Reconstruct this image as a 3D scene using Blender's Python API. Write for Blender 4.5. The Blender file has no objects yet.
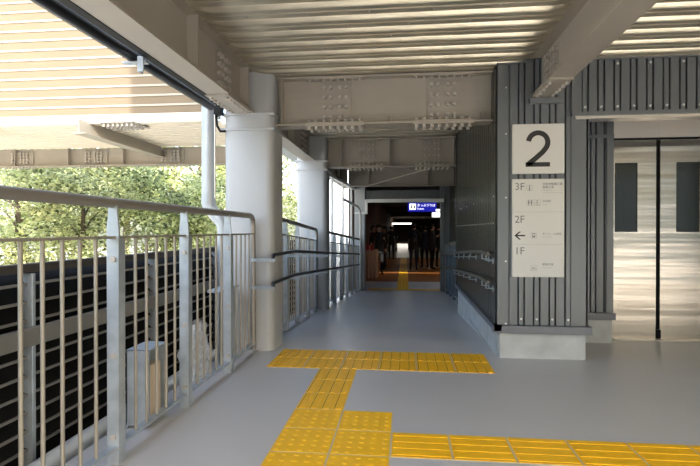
import bpy, bmesh, math, random
from mathutils import Vector, Matrix, noise
R = math.radians
PI = math.pi
scene = bpy.context.scene
COL = scene.collection

# ------------------------------------------------------------------ materials
def mat(name, col, rough=0.6, metal=0.0, var=0.0, vscale=8.0, bump=0.0, bscale=40.0, stretch=(1, 1, 1), col2=None, spec=None, emit=None, estr=0):
    m = bpy.data.materials.new(name); m.use_nodes = True
    nt = m.node_tree; b = nt.nodes['Principled BSDF']
    b.inputs['Base Color'].default_value = (*col, 1)
    b.inputs['Roughness'].default_value = rough
    b.inputs['Metallic'].default_value = metal
    if spec is not None: b.inputs['Specular IOR Level'].default_value = spec
    if emit:
        b.inputs['Emission Color'].default_value = (*emit, 1); b.inputs['Emission Strength'].default_value = estr
    tc = nt.nodes.new('ShaderNodeTexCoord')
    mp = nt.nodes.new('ShaderNodeMapping'); mp.inputs['Scale'].default_value = stretch
    nt.links.new(tc.outputs['Object'], mp.inputs['Vector'])
    n = nt.nodes.new('ShaderNodeTexNoise'); n.inputs['Scale'].default_value = vscale; n.inputs['Detail'].default_value = 5
    nt.links.new(mp.outputs['Vector'], n.inputs['Vector'])
    r = nt.nodes.new('ShaderNodeValToRGB')
    c2 = col2 or tuple(min(1, c * (1 + var)) for c in col)
    c1 = tuple(c * (1 - var) for c in col)
    r.color_ramp.elements[0].position = 0.3; r.color_ramp.elements[1].position = 0.7
    r.color_ramp.elements[0].color = (*c1, 1); r.color_ramp.elements[1].color = (*c2, 1)
    nt.links.new(n.outputs['Fac'], r.inputs['Fac']); nt.links.new(r.outputs['Color'], b.inputs['Base Color'])
    if bump:
        n2 = nt.nodes.new('ShaderNodeTexNoise'); n2.inputs['Scale'].default_value = bscale; n2.inputs['Detail'].default_value = 3
        nt.links.new(mp.outputs['Vector'], n2.inputs['Vector'])
        bp = nt.nodes.new('ShaderNodeBump'); bp.inputs['Strength'].default_value = bump; bp.inputs['Distance'].default_value = 0.01
        nt.links.new(n2.outputs['Fac'], bp.inputs['Height']); nt.links.new(bp.outputs['Normal'], b.inputs['Normal'])
    return m

M = {}
M['paint'] = mat('grey_beige_steel_paint', (0.385, 0.345, 0.285), 0.5, var=0.04, vscale=3)
M['colpaint'] = mat('column_paint', (0.455, 0.465, 0.47), 0.42, var=0.03, vscale=3)
M['deck'] = mat('galvanised_deck', (0.55, 0.50, 0.385), 0.33, 0.7, var=0.18, vscale=5, bump=0.4, bscale=5, stretch=(0.7, 3, 1))
M['galv'] = mat('galvanised_steel', (0.42, 0.465, 0.50), 0.42, 0.4, var=0.14, vscale=14)
M['rail'] = mat('handrail_steel', (0.30, 0.275, 0.24), 0.42, 0.4, var=0.06, vscale=9)
M['bal'] = mat('baluster_steel', (0.34, 0.305, 0.245), 0.5, 0.3, var=0.08, vscale=12)
M['bolt'] = mat('bolt_steel', (0.50, 0.46, 0.41), 0.45, 0.2)
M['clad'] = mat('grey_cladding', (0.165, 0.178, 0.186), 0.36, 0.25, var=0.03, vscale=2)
M['cladside'] = mat('gloss_grey_cladding', (0.065, 0.065, 0.058), 0.24, 0.3, var=0.04, vscale=2)  # same cladding as the pier front, colour darkened for the shaded corridor
M['flash'] = mat('blue_grey_flashing', (0.17, 0.18, 0.205), 0.4, 0.2)
M['pipe'] = mat('galvanised_downpipe', (0.40, 0.43, 0.45), 0.4, 0.35, var=0.08, vscale=6)
M['blackpipe'] = mat('black_pipe', (0.014, 0.014, 0.015), 0.3)
M['facade'] = mat('pale_facade', (0.85, 0.80, 0.70), 0.7, var=0.03)
M['screw'] = mat('screw_head', (0.7, 0.7, 0.68), 0.3, 0.6)
M['conc'] = mat('concrete', (0.53, 0.555, 0.555), 0.8, var=0.14, vscale=6, bump=0.15, bscale=30)
M['floor'] = mat('grey_vinyl_floor', (0.535, 0.53, 0.53), 0.36, var=0.03, vscale=1.2, bump=0.04, bscale=150)
M['plaza'] = mat('pale_paving', (0.40, 0.38, 0.34), 0.8, var=0.05)
M['yellow'] = mat('yellow_tactile', (0.95, 0.53, 0.008), 0.5, var=0.05, vscale=10)
M['barshade'] = mat('tactile_bar_shade', (0.45, 0.24, 0.01), 0.7)  # shadow lines beside the tile bars, painted in
M['barshadedark'] = mat('dark_tactile_bar_shade', (0.17, 0.085, 0.008), 0.7)  # deeper painted shadow lines for the short path
M['grout'] = mat('tactile_joint', (0.62, 0.52, 0.36), 0.8)
M['ssteel'] = mat('brushed_steel', (0.52, 0.475, 0.405), 0.22, 0.88, var=0.04, vscale=2.5)
def dents(m):
    nt = m.node_tree; b = nt.nodes['Principled BSDF']; tc = nt.nodes.new('ShaderNodeTexCoord'); last = None
    for sc, st, sx, sz in ((1.0, 0.9, 0.45, 6.0), (1.0, 0.24, 0.6, 16.0)):
        mp = nt.nodes.new('ShaderNodeMapping'); mp.inputs['Scale'].default_value = (sx, 0.2, sz)
        n = nt.nodes.new('ShaderNodeTexNoise'); n.inputs['Scale'].default_value = sc; n.inputs['Detail'].default_value = 1.5
        bp = nt.nodes.new('ShaderNodeBump'); bp.inputs['Strength'].default_value = st; bp.inputs['Distance'].default_value = 0.012
        nt.links.new(tc.outputs['Object'], mp.inputs['Vector']); nt.links.new(mp.outputs['Vector'], n.inputs['Vector']); nt.links.new(n.outputs['Fac'], bp.inputs['Height'])
        if last: nt.links.new(last.outputs['Normal'], bp.inputs['Normal'])
        last = bp
    nt.links.new(last.outputs['Normal'], b.inputs['Normal'])
dents(M['ssteel'])
M['transom'] = mat('satin_transom', (0.78, 0.72, 0.63), 0.45, 0.3, var=0.05, vscale=2)
M['ssframe'] = mat('satin_steel', (0.62, 0.58, 0.52), 0.35, 0.8, var=0.04)
M['darkglass'] = mat('dark_wired_glass', (0.014, 0.020, 0.017), 0.12, spec=0.6)
M['black'] = mat('black_rubber', (0.010, 0.010, 0.010), 0.5, spec=0.12)
M['dgalv'] = mat('shaded_galvanised_steel', (0.13, 0.16, 0.19), 0.5, 0.4)  # galvanised steel with its colour darkened for the dim corridor end
M['railr'] = mat('brown_grey_handrail', (0.10, 0.095, 0.085), 0.35, 0.3)
M['darkrail'] = mat('dark_handrail', (0.022, 0.023, 0.027), 0.35)
M['white'] = mat('white_enamel', (0.78, 0.78, 0.77), 0.4, var=0.02)
M['sign'] = mat('ivory_sign_panel', (0.74, 0.73, 0.69), 0.45, var=0.012, vscale=2)
M['ink'] = mat('black_lettering', (0.03, 0.028, 0.027), 0.6)
M['ink2'] = mat('grey_lettering', (0.20, 0.20, 0.20), 0.6)
M['line'] = mat('pale_rule', (0.48, 0.48, 0.46), 0.6)
M['toprail'] = mat('brown_fence_rail', (0.060, 0.050, 0.043), 0.6, var=0.1)
M['louver'] = mat('dark_louver', (0.012, 0.011, 0.010), 0.7, var=0.2, spec=0.1)
M['louverlip'] = mat('louver_lip', (0.26, 0.245, 0.22), 0.5, 0.3)
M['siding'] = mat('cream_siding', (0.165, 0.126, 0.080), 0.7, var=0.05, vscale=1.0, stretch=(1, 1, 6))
M['sunlip'] = mat('sunlit_siding_lip', (0.36, 0.33, 0.27), 0.6)  # lighter colour stands in for sun on the siding ledges
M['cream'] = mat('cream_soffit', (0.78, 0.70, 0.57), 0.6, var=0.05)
M['beige'] = mat('beige_device', (0.62, 0.50, 0.36), 0.6)
M['bluewall'] = mat('pale_blue_wall', (0.72, 0.77, 0.84), 0.6, var=0.03)
M['brown'] = mat('brown_hall_floor', (0.30, 0.105, 0.02), 0.5, var=0.15, vscale=2)
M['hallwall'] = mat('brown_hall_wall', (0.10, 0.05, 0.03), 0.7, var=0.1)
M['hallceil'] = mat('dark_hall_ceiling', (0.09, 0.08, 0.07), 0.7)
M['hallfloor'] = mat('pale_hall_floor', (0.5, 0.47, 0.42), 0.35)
M['bluesign'] = mat('blue_lit_sign', (0.01, 0.02, 0.35), 0.4, emit=(0.006, 0.008, 0.32), estr=0.55)
M['litwhite'] = mat('lit_white', (0.9, 0.9, 0.9), 0.4, emit=(1, 0.98, 0.94), estr=1.0)
M['lamp'] = mat('fluorescent_tube', (1, 1, 1), 0.4, emit=(1, 0.95, 0.86), estr=2.6)
M['skin'] = mat('skin', (0.55, 0.33, 0.23), 0.6)
M['hair'] = mat('dark_hair', (0.012, 0.009, 0.008), 0.5)
M['eye'] = mat('eye', (0.02, 0.015, 0.012), 0.3)
for k, c in {'coat_black': (0.012, 0.012, 0.014), 'coat_navy': (0.012, 0.016, 0.035), 'coat_grey': (0.05, 0.05, 0.055), 'coat_brown': (0.06, 0.03, 0.02),
             'trouser': (0.010, 0.010, 0.012), 'red': (0.35, 0.03, 0.02), 'tan': (0.45, 0.27, 0.16), 'jeans': (0.02, 0.03, 0.06)}.items():
    M[k] = mat('cloth_' + k, c, 0.9, var=0.15, vscale=30)
M['bark'] = mat('bark', (0.10, 0.075, 0.05), 0.9, var=0.3, vscale=12, bump=0.5, bscale=20)
M['soil'] = mat('dry_pale_ground', (0.70, 0.675, 0.62), 0.95, var=0.1, vscale=0.6)
def leafmat(name, c1, c2):
    m = bpy.data.materials.new(name); m.use_nodes = True; nt = m.node_tree
    b = nt.nodes['Principled BSDF']; b.inputs['Roughness'].default_value = 0.55
    g = nt.nodes.new('ShaderNodeNewGeometry'); r = nt.nodes.new('ShaderNodeValToRGB')
    r.color_ramp.elements[0].color = (*c1, 1); r.color_ramp.elements[1].color = (*c2, 1)
    nt.links.new(g.outputs['Random Per Island'], r.inputs['Fac']); nt.links.new(r.outputs['Color'], b.inputs['Base Color'])
    t = nt.nodes.new('ShaderNodeBsdfTranslucent'); mx = nt.nodes.new('ShaderNodeMixShader'); mx.inputs[0].default_value = 0.45
    nt.links.new(r.outputs['Color'], t.inputs['Color'])
    nt.links.new(b.outputs['BSDF'], mx.inputs[1]); nt.links.new(t.outputs['BSDF'], mx.inputs[2])
    nt.links.new(mx.outputs[0], nt.nodes['Material Output'].inputs['Surface'])
    return m
M['leaf1'] = leafmat('olive_leaves', (0.06, 0.085, 0.015), (0.92, 0.92, 0.50))
M['leaf2'] = leafmat('yellow_green_leaves', (0.22, 0.28, 0.05), (0.92, 0.92, 0.52))
M['leaf3'] = leafmat('dark_green_leaves', (0.03, 0.05, 0.01), (0.72, 0.78, 0.38))
def plastic():
    m = bpy.data.materials.new('clear_plastic_film'); m.use_nodes = True; nt = m.node_tree
    b = nt.nodes['Principled BSDF']; b.inputs['Base Color'].default_value = (0.8, 0.82, 0.85, 1); b.inputs['Roughness'].default_value = 0.2
    t = nt.nodes.new('ShaderNodeBsdfTransparent'); mx = nt.nodes.new('ShaderNodeMixShader')
    n = nt.nodes.new('ShaderNodeTexNoise'); n.inputs['Scale'].default_value = 14
    mr = nt.nodes.new('ShaderNodeMapRange'); mr.inputs[3].default_value = 0.25; mr.inputs[4].default_value = 0.65
    nt.links.new(n.outputs['Fac'], mr.inputs[0]); nt.links.new(mr.outputs[0], mx.inputs[0])
    nt.links.new(t.outputs[0], mx.inputs[1]); nt.links.new(b.outputs[0], mx.inputs[2])
    nt.links.new(mx.outputs[0], nt.nodes['Material Output'].inputs['Surface'])
    return m
M['plastic'] = plastic()
def glassmat():
    m = bpy.data.materials.new('clear_pane'); m.use_nodes = True; nt = m.node_tree
    g = nt.nodes.new('ShaderNodeBsdfGlossy'); g.inputs['Roughness'].default_value = 0.03
    t = nt.nodes.new('ShaderNodeBsdfTransparent'); mx = nt.nodes.new('ShaderNodeMixShader'); mx.inputs[0].default_value = 0.06
    nt.links.new(t.outputs[0], mx.inputs[1]); nt.links.new(g.outputs[0], mx.inputs[2])
    nt.links.new(mx.outputs[0], nt.nodes['Material Output'].inputs['Surface'])
    return m
M['pane'] = glassmat()

# ------------------------------------------------------------------ mesh builder
class MB:
    def __init__(s): s.v = []; s.f = []; s.mi = []; s.sm = []
    def add(s, vs, fs, mi=0, smooth=False):
        o = len(s.v); s.v += [tuple(x) for x in vs]
        for f in fs: s.f.append([i + o for i in f]); s.mi.append(mi); s.sm.append(smooth)
    def box(s, x0, x1, y0, y1, z0, z1, mi=0):
        s.add([(x0, y0, z0), (x1, y0, z0), (x1, y1, z0), (x0, y1, z0), (x0, y0, z1), (x1, y0, z1), (x1, y1, z1), (x0, y1, z1)],
              [(0, 3, 2, 1), (4, 5, 6, 7), (0, 1, 5, 4), (1, 2, 6, 5), (2, 3, 7, 6), (3, 0, 4, 7)], mi)
        return s
    def bbox(s, x0, x1, y0, y1, z0, z1, r=0.004, mi=0):     # box with chamfered edges
        bm = bmesh.new(); bmesh.ops.create_cube(bm, size=1)
        for v in bm.verts: v.co = Vector(((x0 + x1) / 2 + v.co.x * (x1 - x0), (y0 + y1) / 2 + v.co.y * (y1 - y0), (z0 + z1) / 2 + v.co.z * (z1 - z0)))
        bmesh.ops.bevel(bm, geom=bm.edges[:], offset=r, segments=1, affect='EDGES')
        bm.verts.index_update()
        s.add([v.co[:] for v in bm.verts], [[v.index for v in f.verts] for f in bm.faces], mi); bm.free()
        return s
    def tube(s, pts, r, n=10, mi=0, cap=True):
        pts = [Vector(p) for p in pts]; rings = []; o = len(s.v); up = None
        for i, p in enumerate(pts):
            a = pts[max(i - 1, 0)]; b = pts[min(i + 1, len(pts) - 1)]; t = (b - a).normalized()
            if up is None: up = Vector((0, 0, 1)) if abs(t.z) < 0.9 else Vector((1, 0, 0))
            x = up.cross(t)
            if x.length < 1e-4: x = Vector((1, 0, 0)).cross(t)
            x.normalize(); y = t.cross(x).normalized(); up = y
            rr = r[i] if isinstance(r, (list, tuple)) else r
            rx, ry = rr if isinstance(rr, tuple) else (rr, rr)
            rings.append([p + x * rx * math.cos(2 * PI * k / n) + y * ry * math.sin(2 * PI * k / n) for k in range(n)])
        vs = [v for rg in rings for v in rg]; fs = []
        for i in range(len(pts) - 1):
            for k in range(n):
                k2 = (k + 1) % n
                fs.append((i * n + k, i * n + k2, (i + 1) * n + k2, (i + 1) * n + k))
        s.add(vs, fs, mi, True)
        if cap:
            s.add(rings[0][::-1], [tuple(range(n))], mi); s.add(rings[-1], [tuple(range(n))], mi)
        return s
    def cyl(s, p, q, r, n=8, mi=0): return s.tube([p, q], r, n, mi)
    def grid(s, fn, nu, nv, mi=0, smooth=False):
        vs = [fn(i / nu, j / nv) for j in range(nv + 1) for i in range(nu + 1)]; w = nu + 1
        s.add(vs, [(j * w + i, j * w + i + 1, (j + 1) * w + i + 1, (j + 1) * w + i) for j in range(nv) for i in range(nu)], mi, smooth)
        return s
    def blob(s, c, rx, ry, rz, mi=0, nu=10, nv=7, fn=None):
        def P(u, v):
            th = 2 * PI * u; ph = PI * (v - 0.5)
            p = Vector((rx * math.cos(th) * math.cos(ph), ry * math.sin(th) * math.cos(ph), rz * math.sin(ph)))
            if fn: p = fn(p)
            return Vector(c) + p
        return s.grid(P, nu, nv, mi, True)
    def xf(s, Mx):
        s.v = [tuple(Mx @ Vector(v)) for v in s.v]; return s
    def build(s, name, mats, parent=None):
        me = bpy.data.meshes.new(name); me.from_pydata(s.v, [], s.f)
        for m in (mats if isinstance(mats, (list, tuple)) else [mats]): me.materials.append(m)
        me.polygons.foreach_set('material_index', s.mi); me.polygons.foreach_set('use_smooth', s.sm); me.update()
        o = bpy.data.objects.new(name, me); COL.objects.link(o)
        if parent:
            o.parent = parent
            w = parent.location
            pp = parent.parent
            off = Vector(w)
            while pp: off += Vector(pp.location); pp = pp.parent
            if off.length > 0:                       # meshes are given in world metres
                me.transform(Matrix.Translation(-off))
        return o
def tag(o, label, cat, group=None, kind=None):
    o['label'] = label; o['category'] = cat
    if group: o['group'] = group
    if kind: o['kind'] = kind
    return o
def empty(name, loc, label, cat, group=None):
    o = bpy.data.objects.new(name, None); o.location = loc; o.empty_display_size = 0.1; COL.objects.link(o)
    return tag(o, label, cat, group)
def struct(name, mb, mats, parent=None):
    o = mb.build(name, mats, parent)
    if not parent: o['kind'] = 'structure'
    return o
def bolt(mb, p, d, r=0.013, h=0.014, mi=0, n=6):
    p = Vector(p); mb.tube([p, p + Vector(d) * h], r, n, mi)

# ------------------------------------------------------------------ profile sheets
def corrugated(mb, P, length, z0, z1, pitch=0.13, depth=0.045, mi=0, phase=0.0):
    """vertical ribbed cladding; P(s, out, z) -> point"""
    prof = [(0, 0)]; s = -phase
    while s < length:
        for ds, d in ((0.0, 0), (0.0655, 0), (0.0665, -depth), (0.0795, -depth), (0.0805, -0.002), (0.1155, -0.002), (0.1165, -depth), (0.129, -depth), (0.13, 0)):
            q = s + ds
            if 0 <= q <= length: prof.append((q, d))
        s += pitch
    prof.append((length, prof[-1][1]))
    pr = [prof[0]]
    for q in prof[1:]:
        if q[0] - pr[-1][0] > 1e-5: pr.append(q)
    n = len(pr)
    mb.add([P(a, d, z0) for a, d in pr] + [P(a, d, z1) for a, d in pr], [(i, i + 1, n + i + 1, n + i) for i in range(n - 1)], mi)
def valley_centres(length, pitch=0.13, phase=0.0):
    s = -phase; out = []
    while s < length:
        if 0.01 < s + 0.098 < length - 0.01: out.append(s + 0.098)
        s += pitch
    return out

# ================================================================== SETTING
def floorz(y):
    if y < 5.2: return 0.0
    if y < 12.2: return -(y - 5.2) * 0.36 / 7.0
    return -0.36
mb = MB(); mb.box(-1.62, 9, -3.1, 5.2, -0.25, 0); mb.box(0.8, 9, 5.2, 6.5, -0.25, 0)
mb.add([(-1.62, 5.2, 0), (0.8, 5.2, 0), (0.8, 7.84, floorz(7.84)), (-1.62, 7.84, floorz(7.84))], [(0, 1, 2, 3)])
mb.add([(-1.62, 7.84, floorz(7.84)), (1.05, 7.84, floorz(7.84)), (1.05, 12.2, -0.36), (-1.62, 12.2, -0.36)], [(0, 1, 2, 3)])
mb.box(-1.3, 6, 12.2, 14.5, -0.5, -0.36)
struct('floor', mb, M['floor'])
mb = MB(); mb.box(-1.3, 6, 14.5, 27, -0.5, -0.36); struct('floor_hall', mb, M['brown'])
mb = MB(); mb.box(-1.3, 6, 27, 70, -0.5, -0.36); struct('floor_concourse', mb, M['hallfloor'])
mb = MB(); mb.box(-8, 18, -20, -3.1, -0.3, -0.002); struct('floor_plaza', mb, M['plaza'])
mb = MB()
mb.grid(lambda u, v: (-70 + 68.2 * u, -12 + 90 * v, -1.6 + 0.3 * noise.noise(Vector((u * 9, v * 12, 0)))), 30, 36)
struct('ground', mb, M['soil'])

RY = -3.0
# ribbed steel decks (ribs run across the corridor)
def deck(mb, x0, x1, y0, y1, z, pitch=0.215, h=0.022, taper=0.16):
    prof = []; y = y1
    while y > y0:
        for dy, dz in ((0, 0), (0.060, 0.0), (0.066, 0.3), (0.078, 0.3), (0.084, 0), (0.140, 0), (0.146, -0.35), (0.152, 0), (0.164, 1), (0.200, 1), (0.208, 0), (0.2115, -0.35)):
            prof.append((y - dy, dz))
        y -= pitch
    xs = [x0, x0 + taper * 0.35, x0 + taper * 0.7, x0 + taper, x1 - taper, x1 - taper * 0.7, x1 - taper * 0.35, x1]
    kk = [0.05, 0.3, 0.8, 1, 1, 0.8, 0.3, 0.05]
    mb.add([(x, py, z + h * (1 - k) + h * dz * k) for x, k in zip(xs, kk) for py, dz in prof],
           [(i * len(prof) + j, i * len(prof) + j + 1, (i + 1) * len(prof) + j + 1, (i + 1) * len(prof) + j) for i in range(7) for j in range(len(prof) - 1)])
    # puddle welds and screw points on the low flats
    y = y1; k = 0
    while y > max(y0, 2.6):
        x = x0 + 0.35 + (k % 3) * 0.13
        while x < x1 - 0.3:
            mb.tube([(x, y - 0.0375, z + 0.001), (x, y - 0.0375, z - 0.006)], 0.009, 6, 1)
            x += 0.42
        y -= pitch; k += 1
mb = MB(); deck(mb, -1.42, 1.10, RY, 4.66, 2.565); deck(mb, 1.22, 6, RY, 4.48, 2.565)
deck(mb, -1.42, 0.8, 4.86, 7.86, 2.565); deck(mb, -1.42, 1.1, 8.05, 12.2, 2.565)
struct('ceiling', mb, [M['deck'], M['bolt']])
mb = MB(); mb.box(-1.6, 9, RY, 6.5, 2.66, 2.8); mb.box(-1.6, 1.3, 6.5, 12.2, 2.66, 2.8); mb.box(-2.5, -1.6, 8.3, 12.2, 2.66, 2.8)  # last box: eave added to keep sky light off the upper corridor
struct('ceiling_slab', mb, M['conc'])
mb = MB(); mb.box(-1.37, 6.2, 12.2, 12.45, 2.78, 2.84); mb.box(-1.37, 0.3, 12.45, 12.95, 2.78, 2.84); mb.box(2.9, 6.2, 12.45, 12.95, 2.78, 2.84); mb.box(-1.37, 6.2, 12.95, 70, 2.78, 2.84)  # slot left between boxes, added to drop a sun strip on the floor
for y in (14.2, 16, 19, 22, 26, 30, 35, 40, 46, 53): mb.box(-1.27, 6, y, y + 0.25, 2.35, 2.78)
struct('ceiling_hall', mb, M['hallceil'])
# unseen block added over the deck, throwing the shade edge on the cream siding
mb = MB(); mb.box(-1.6, 2.4, -2.5, 4.0, 2.82, 12.6); struct('wall_shade_block', mb, M['cream'])

# hall walls and portal
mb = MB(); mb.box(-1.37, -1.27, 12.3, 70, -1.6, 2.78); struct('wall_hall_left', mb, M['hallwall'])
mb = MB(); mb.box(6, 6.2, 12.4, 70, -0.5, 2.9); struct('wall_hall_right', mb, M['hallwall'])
mb = MB(); mb.box(-1.37, 6.2, 70, 70.2, -0.5, 2.9); struct('wall_hall_end', mb, M['hallwall'])
mb = MB(); mb.box(0.95, 6.2, 12.3, 12.4, -0.5, 2.75)
struct('wall_portal', mb, M['clad'])
mb = MB(); mb.box(1.08, 1.2, 7.9, 12.3, -0.4, 2.6)
for k in range(30): mb.box(1.065, 1.08, 7.95 + k * 0.145, 8.03 + k * 0.145, -0.35, 2.6)
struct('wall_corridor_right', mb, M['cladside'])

# ---- pier beside the lift: cladding, concrete base, flashing
YF = 4.49
mb = MB()
corrugated(mb, lambda s, d, z: (0.902 + s, YF - d - 0.012, z), 0.508, 0.30, 2.6, phase=0.0)
mb.box(0.80, 0.893, YF - 0.015, YF + 0.02, 0.30, 2.6)                 # corner trims
mb.box(1.412, 1.55, YF - 0.015, YF + 0.02, 0.30, 2.6)
mb.box(0.80, 1.55, YF + 0.042, 5.25, 0.22, 2.6)                          # core
mb.box(1.535, 1.555, YF - 0.015, 5.25, 0.30, 2.6)
for s in valley_centres(0.508): bolt(mb, (0.902 + s, YF - 0.010, 0.352), (0, -1, 0), 0.009, 0.009, 1)
for z in (0.31, 0.85, 1.4, 1.95, 2.35): bolt(mb, (0.87, YF - 0.015, z), (0, -1, 0), 0.008, 0.006, 1)
struct('wall_pier', mb, [M['clad'], M['screw']])
mb = MB(); mb.box(0.762, 1.575, YF - 0.055, YF + 0.045, 0.232, 0.298); mb.box(0.765, 0.83, YF - 0.055, 7.84, 0.25, 0.298)
mb.box(1.55, 1.575, YF, 5.24, 0.232, 0.298)
struct('trim_1', mb, M['flash'])
mb = MB(); mb.bbox(0.825, 1.55, YF + 0.03, 5.2, -0.02, 0.232, 0.006); mb.box(0.812, 1.3, 4.6, 7.84, -0.3, 0.25)
struct('baseboard_pier', mb, M['conc'])
# corridor side of the pier
mb = MB()
corrugated(mb, lambda s, d, z: (0.80 - d - 0.012, 4.51 + s, z), 3.33, 0.298, 2.6, pitch=0.13)
mb.box(0.84, 1.3, 5.25, 7.84, 0.17, 2.6); mb.box(0.78, 0.84, 7.80, 7.86, 0.2, 2.6)
for z in (1.18, 1.42):
    for s in valley_centres(3.33)[::1 if z < 1.3 else 5]: bolt(mb, (0.79, 4.51 + s, z), (-1, 0, 0), 0.008, 0.006, 1)
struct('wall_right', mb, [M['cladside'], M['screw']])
# beam seat flashing on the pier
mb = MB(); mb.box(1.06, 1.33, YF - 0.06, YF + 0.0, 2.20, 2.245); mb.box(0.80, 1.06, YF - 0.03, YF - 0.015, 2.555, 2.6)
struct('trim_2', mb, M['clad'])
# lintel over the lift lobby
mb = MB()
corrugated(mb, lambda s, d, z: (1.42 + s, YF - d - 0.03, z), 4.0, 2.115, 2.57)
mb.box(1.42, 5.42, YF + 0.03, YF + 0.12, 2.1, 2.6); mb.box(1.405, 1.43, YF - 0.05, YF, 2.08, 2.6)
mb.box(1.405, 5.42, YF - 0.06, YF + 0.02, 2.085, 2.118)
mb.box(1.42, 5.42, YF - 0.05, YF - 0.005, 2.555, 2.58)
for i, s in enumerate(valley_centres(4.0)):
    bolt(mb, (1.42 + s, YF - 0.028, 2.16), (0, -1, 0), 0.011, 0.012, 1)
    if i % 2 == 0: bolt(mb, (1.42 + s, YF - 0.028, 2.52), (0, -1, 0), 0.011, 0.012, 1)
struct('wall_lintel', mb, [M['clad'], M['screw']])
mb = MB(); mb.box(1.44, 5.4, YF - 0.035, YF + 0.1, 2.062, 2.084); struct('trim_3', mb, M['ssframe'])
mb = MB(); mb.box(1.55, 5.4, 4.62, 5.44, 2.28, 2.32); struct('ceiling_lobby', mb, M['white'])
# return panel beside the lift
mb = MB()
corrugated(mb, lambda s, d, z: (1.60 + s, 5.25 - d, z), 0.40, 0.30, 2.03, phase=0.09)
corrugated(mb, lambda s, d, z: (1.60 + s, 5.25 - d, z), 0.40, 2.06, 2.3, phase=0.09)
mb.box(1.55, 2.05, 5.298, 5.44, 0.2, 2.3); mb.box(1.99, 2.055, 5.235, 5.44, 0.30, 2.3); mb.box(1.55, 1.61, 5.235, 5.3, 0.30, 2.3)
mb.box(1.55, 2.055, 5.225, 5.26, 2.03, 2.065)
for z in (0.40, 1.55, 2.0): bolt(mb, (1.738, 5.252, z), (0, -1, 0), 0.009, 0.012, 1)
struct('wall_lift_return', mb, [M['clad'], M['screw']])
mb = MB(); mb.box(1.55, 2.065, 5.20, 5.3, 0.232, 0.30); struct('trim_4', mb, M['flash'])
mb = MB(); mb.bbox(1.55, 2.045, 5.23, 5.44, -0.02, 0.232, 0.005); struct('baseboard_lift', mb, M['conc'])
mb = MB(); mb.box(1.55, 6.0, 5.52, 6.4, -0.2, 2.6); mb.box(3.12, 5.4, 5.36, 5.52, 0, 2.3); struct('wall_lift', mb, M['ssframe'])
mb = MB(); mb.box(5.4, 5.6, 0.8, 6.4, -0.2, 2.7); struct('wall_lobby_right', mb, M['clad'])
# far rear facade across the plaza (behind the camera, mirrored in the lift doors)
mb = MB(); mb.box(-12, 18, -20.4, -20, -0.3, 7)
for k in range(24): mb.box(-12, 18, -20, -19.7, 0.1 + k * 0.29, 0.24 + k * 0.29, k % 2)
struct('wall_rear', mb, [M['facade'], M['ssframe']])

# ================================================================== LIFT
lift = empty('elevator', (2.58, 5.46, 0), 'brushed steel elevator with two sliding doors and dark narrow windows', 'elevator')
mb = MB(); mb.box(2.05, 2.12, 5.42, 5.5, 0, 2.04); mb.box(3.05, 3.12, 5.36, 5.5, 0, 2.04); mb.build('door_jamb', M['ssframe'], lift)
mb = MB(); mb.box(2.05, 3.12, 5.42, 5.5, 2.06, 2.275); mb.box(2.572, 2.578, 5.416, 5.42, 2.06, 2.275); mb.build('transom', M['transom'], lift)
mb = MB(); mb.box(2.05, 3.12, 5.43, 5.5, 2.04, 2.06); mb.build('header_track', M['black'], lift)
mb = MB(); mb.box(2.12, 3.1, 5.37, 5.52, 0, 0.012); mb.build('sill', M['ssframe'], lift)
mb = MB(); mb.box(2.55, 2.60, 5.48, 5.51, 0.01, 2.05); mb.box(2.556, 2.60, 5.445, 5.48, 0.012, 0.10); mb.build('door_seam', M['black'], lift)
for (x0, x1, w0, w1) in ((2.115, 2.552, 2.150, 2.372), (2.592, 3.06, 2.745, 2.97)):
    mb = MB()
    Z0, Z1 = 1.10, 1.81
    mb.box(x0, w0, 5.45, 5.485, 0.014, 2.04); mb.box(w1, x1, 5.45, 5.485, 0.014, 2.04)
    mb.box(w0, w1, 5.45, 5.485, 0.014, Z0); mb.box(w0, w1, 5.45, 5.485, Z1, 2.04)
    d = mb.build('door_panel', M['ssteel'], lift)
    mb = MB(); mb.box(w0, w1, 5.462, 5.472, Z0, Z1); p = mb.build('window_pane', M['darkglass'], d)

# ================================================================== FLOOR GUIDE SIGNS
def text(body, x, z, size, m, parent, name='lettering', y=None, align='LEFT', sx=1.0, ext=0.0006, loc=None, rot=None):
    c = bpy.data.curves.new(name, 'FONT'); c.body = body; c.size = size; c.extrude = ext; c.align_x = align
    c.resolution_u = 3
    o = bpy.data.objects.new(name, c); COL.objects.link(o); c.materials.append(m)
    o.rotation_euler = (R(90), 0, 0); o.scale = (sx, 1, 1); o.parent = parent
    o.location = Vector((x, y, z)) - Vector(parent.location)
    bpy.context.view_layer.update()
    me = bpy.data.meshes.new_from_object(o.evaluated_get(bpy.context.evaluated_depsgraph_get()))
    q = bpy.data.objects.new(name, me); COL.objects.link(q); q.parent = parent
    q.location = o.location; q.rotation_euler = o.rotation_euler; q.scale = o.scale
    if not me.materials: me.materials.append(m)
    bpy.data.objects.remove(o)
    return q
SY = YF - 0.043
s1 = empty('floor_number_sign', (1.137, SY, 1.605), 'square ivory sign with a large black figure 2 on the grey pier', 'sign')
MB().bbox(0.918, 1.348, SY - 0.003, SY + 0.026, 1.600, 2.026, 0.003).build('panel', M['sign'], s1)
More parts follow.
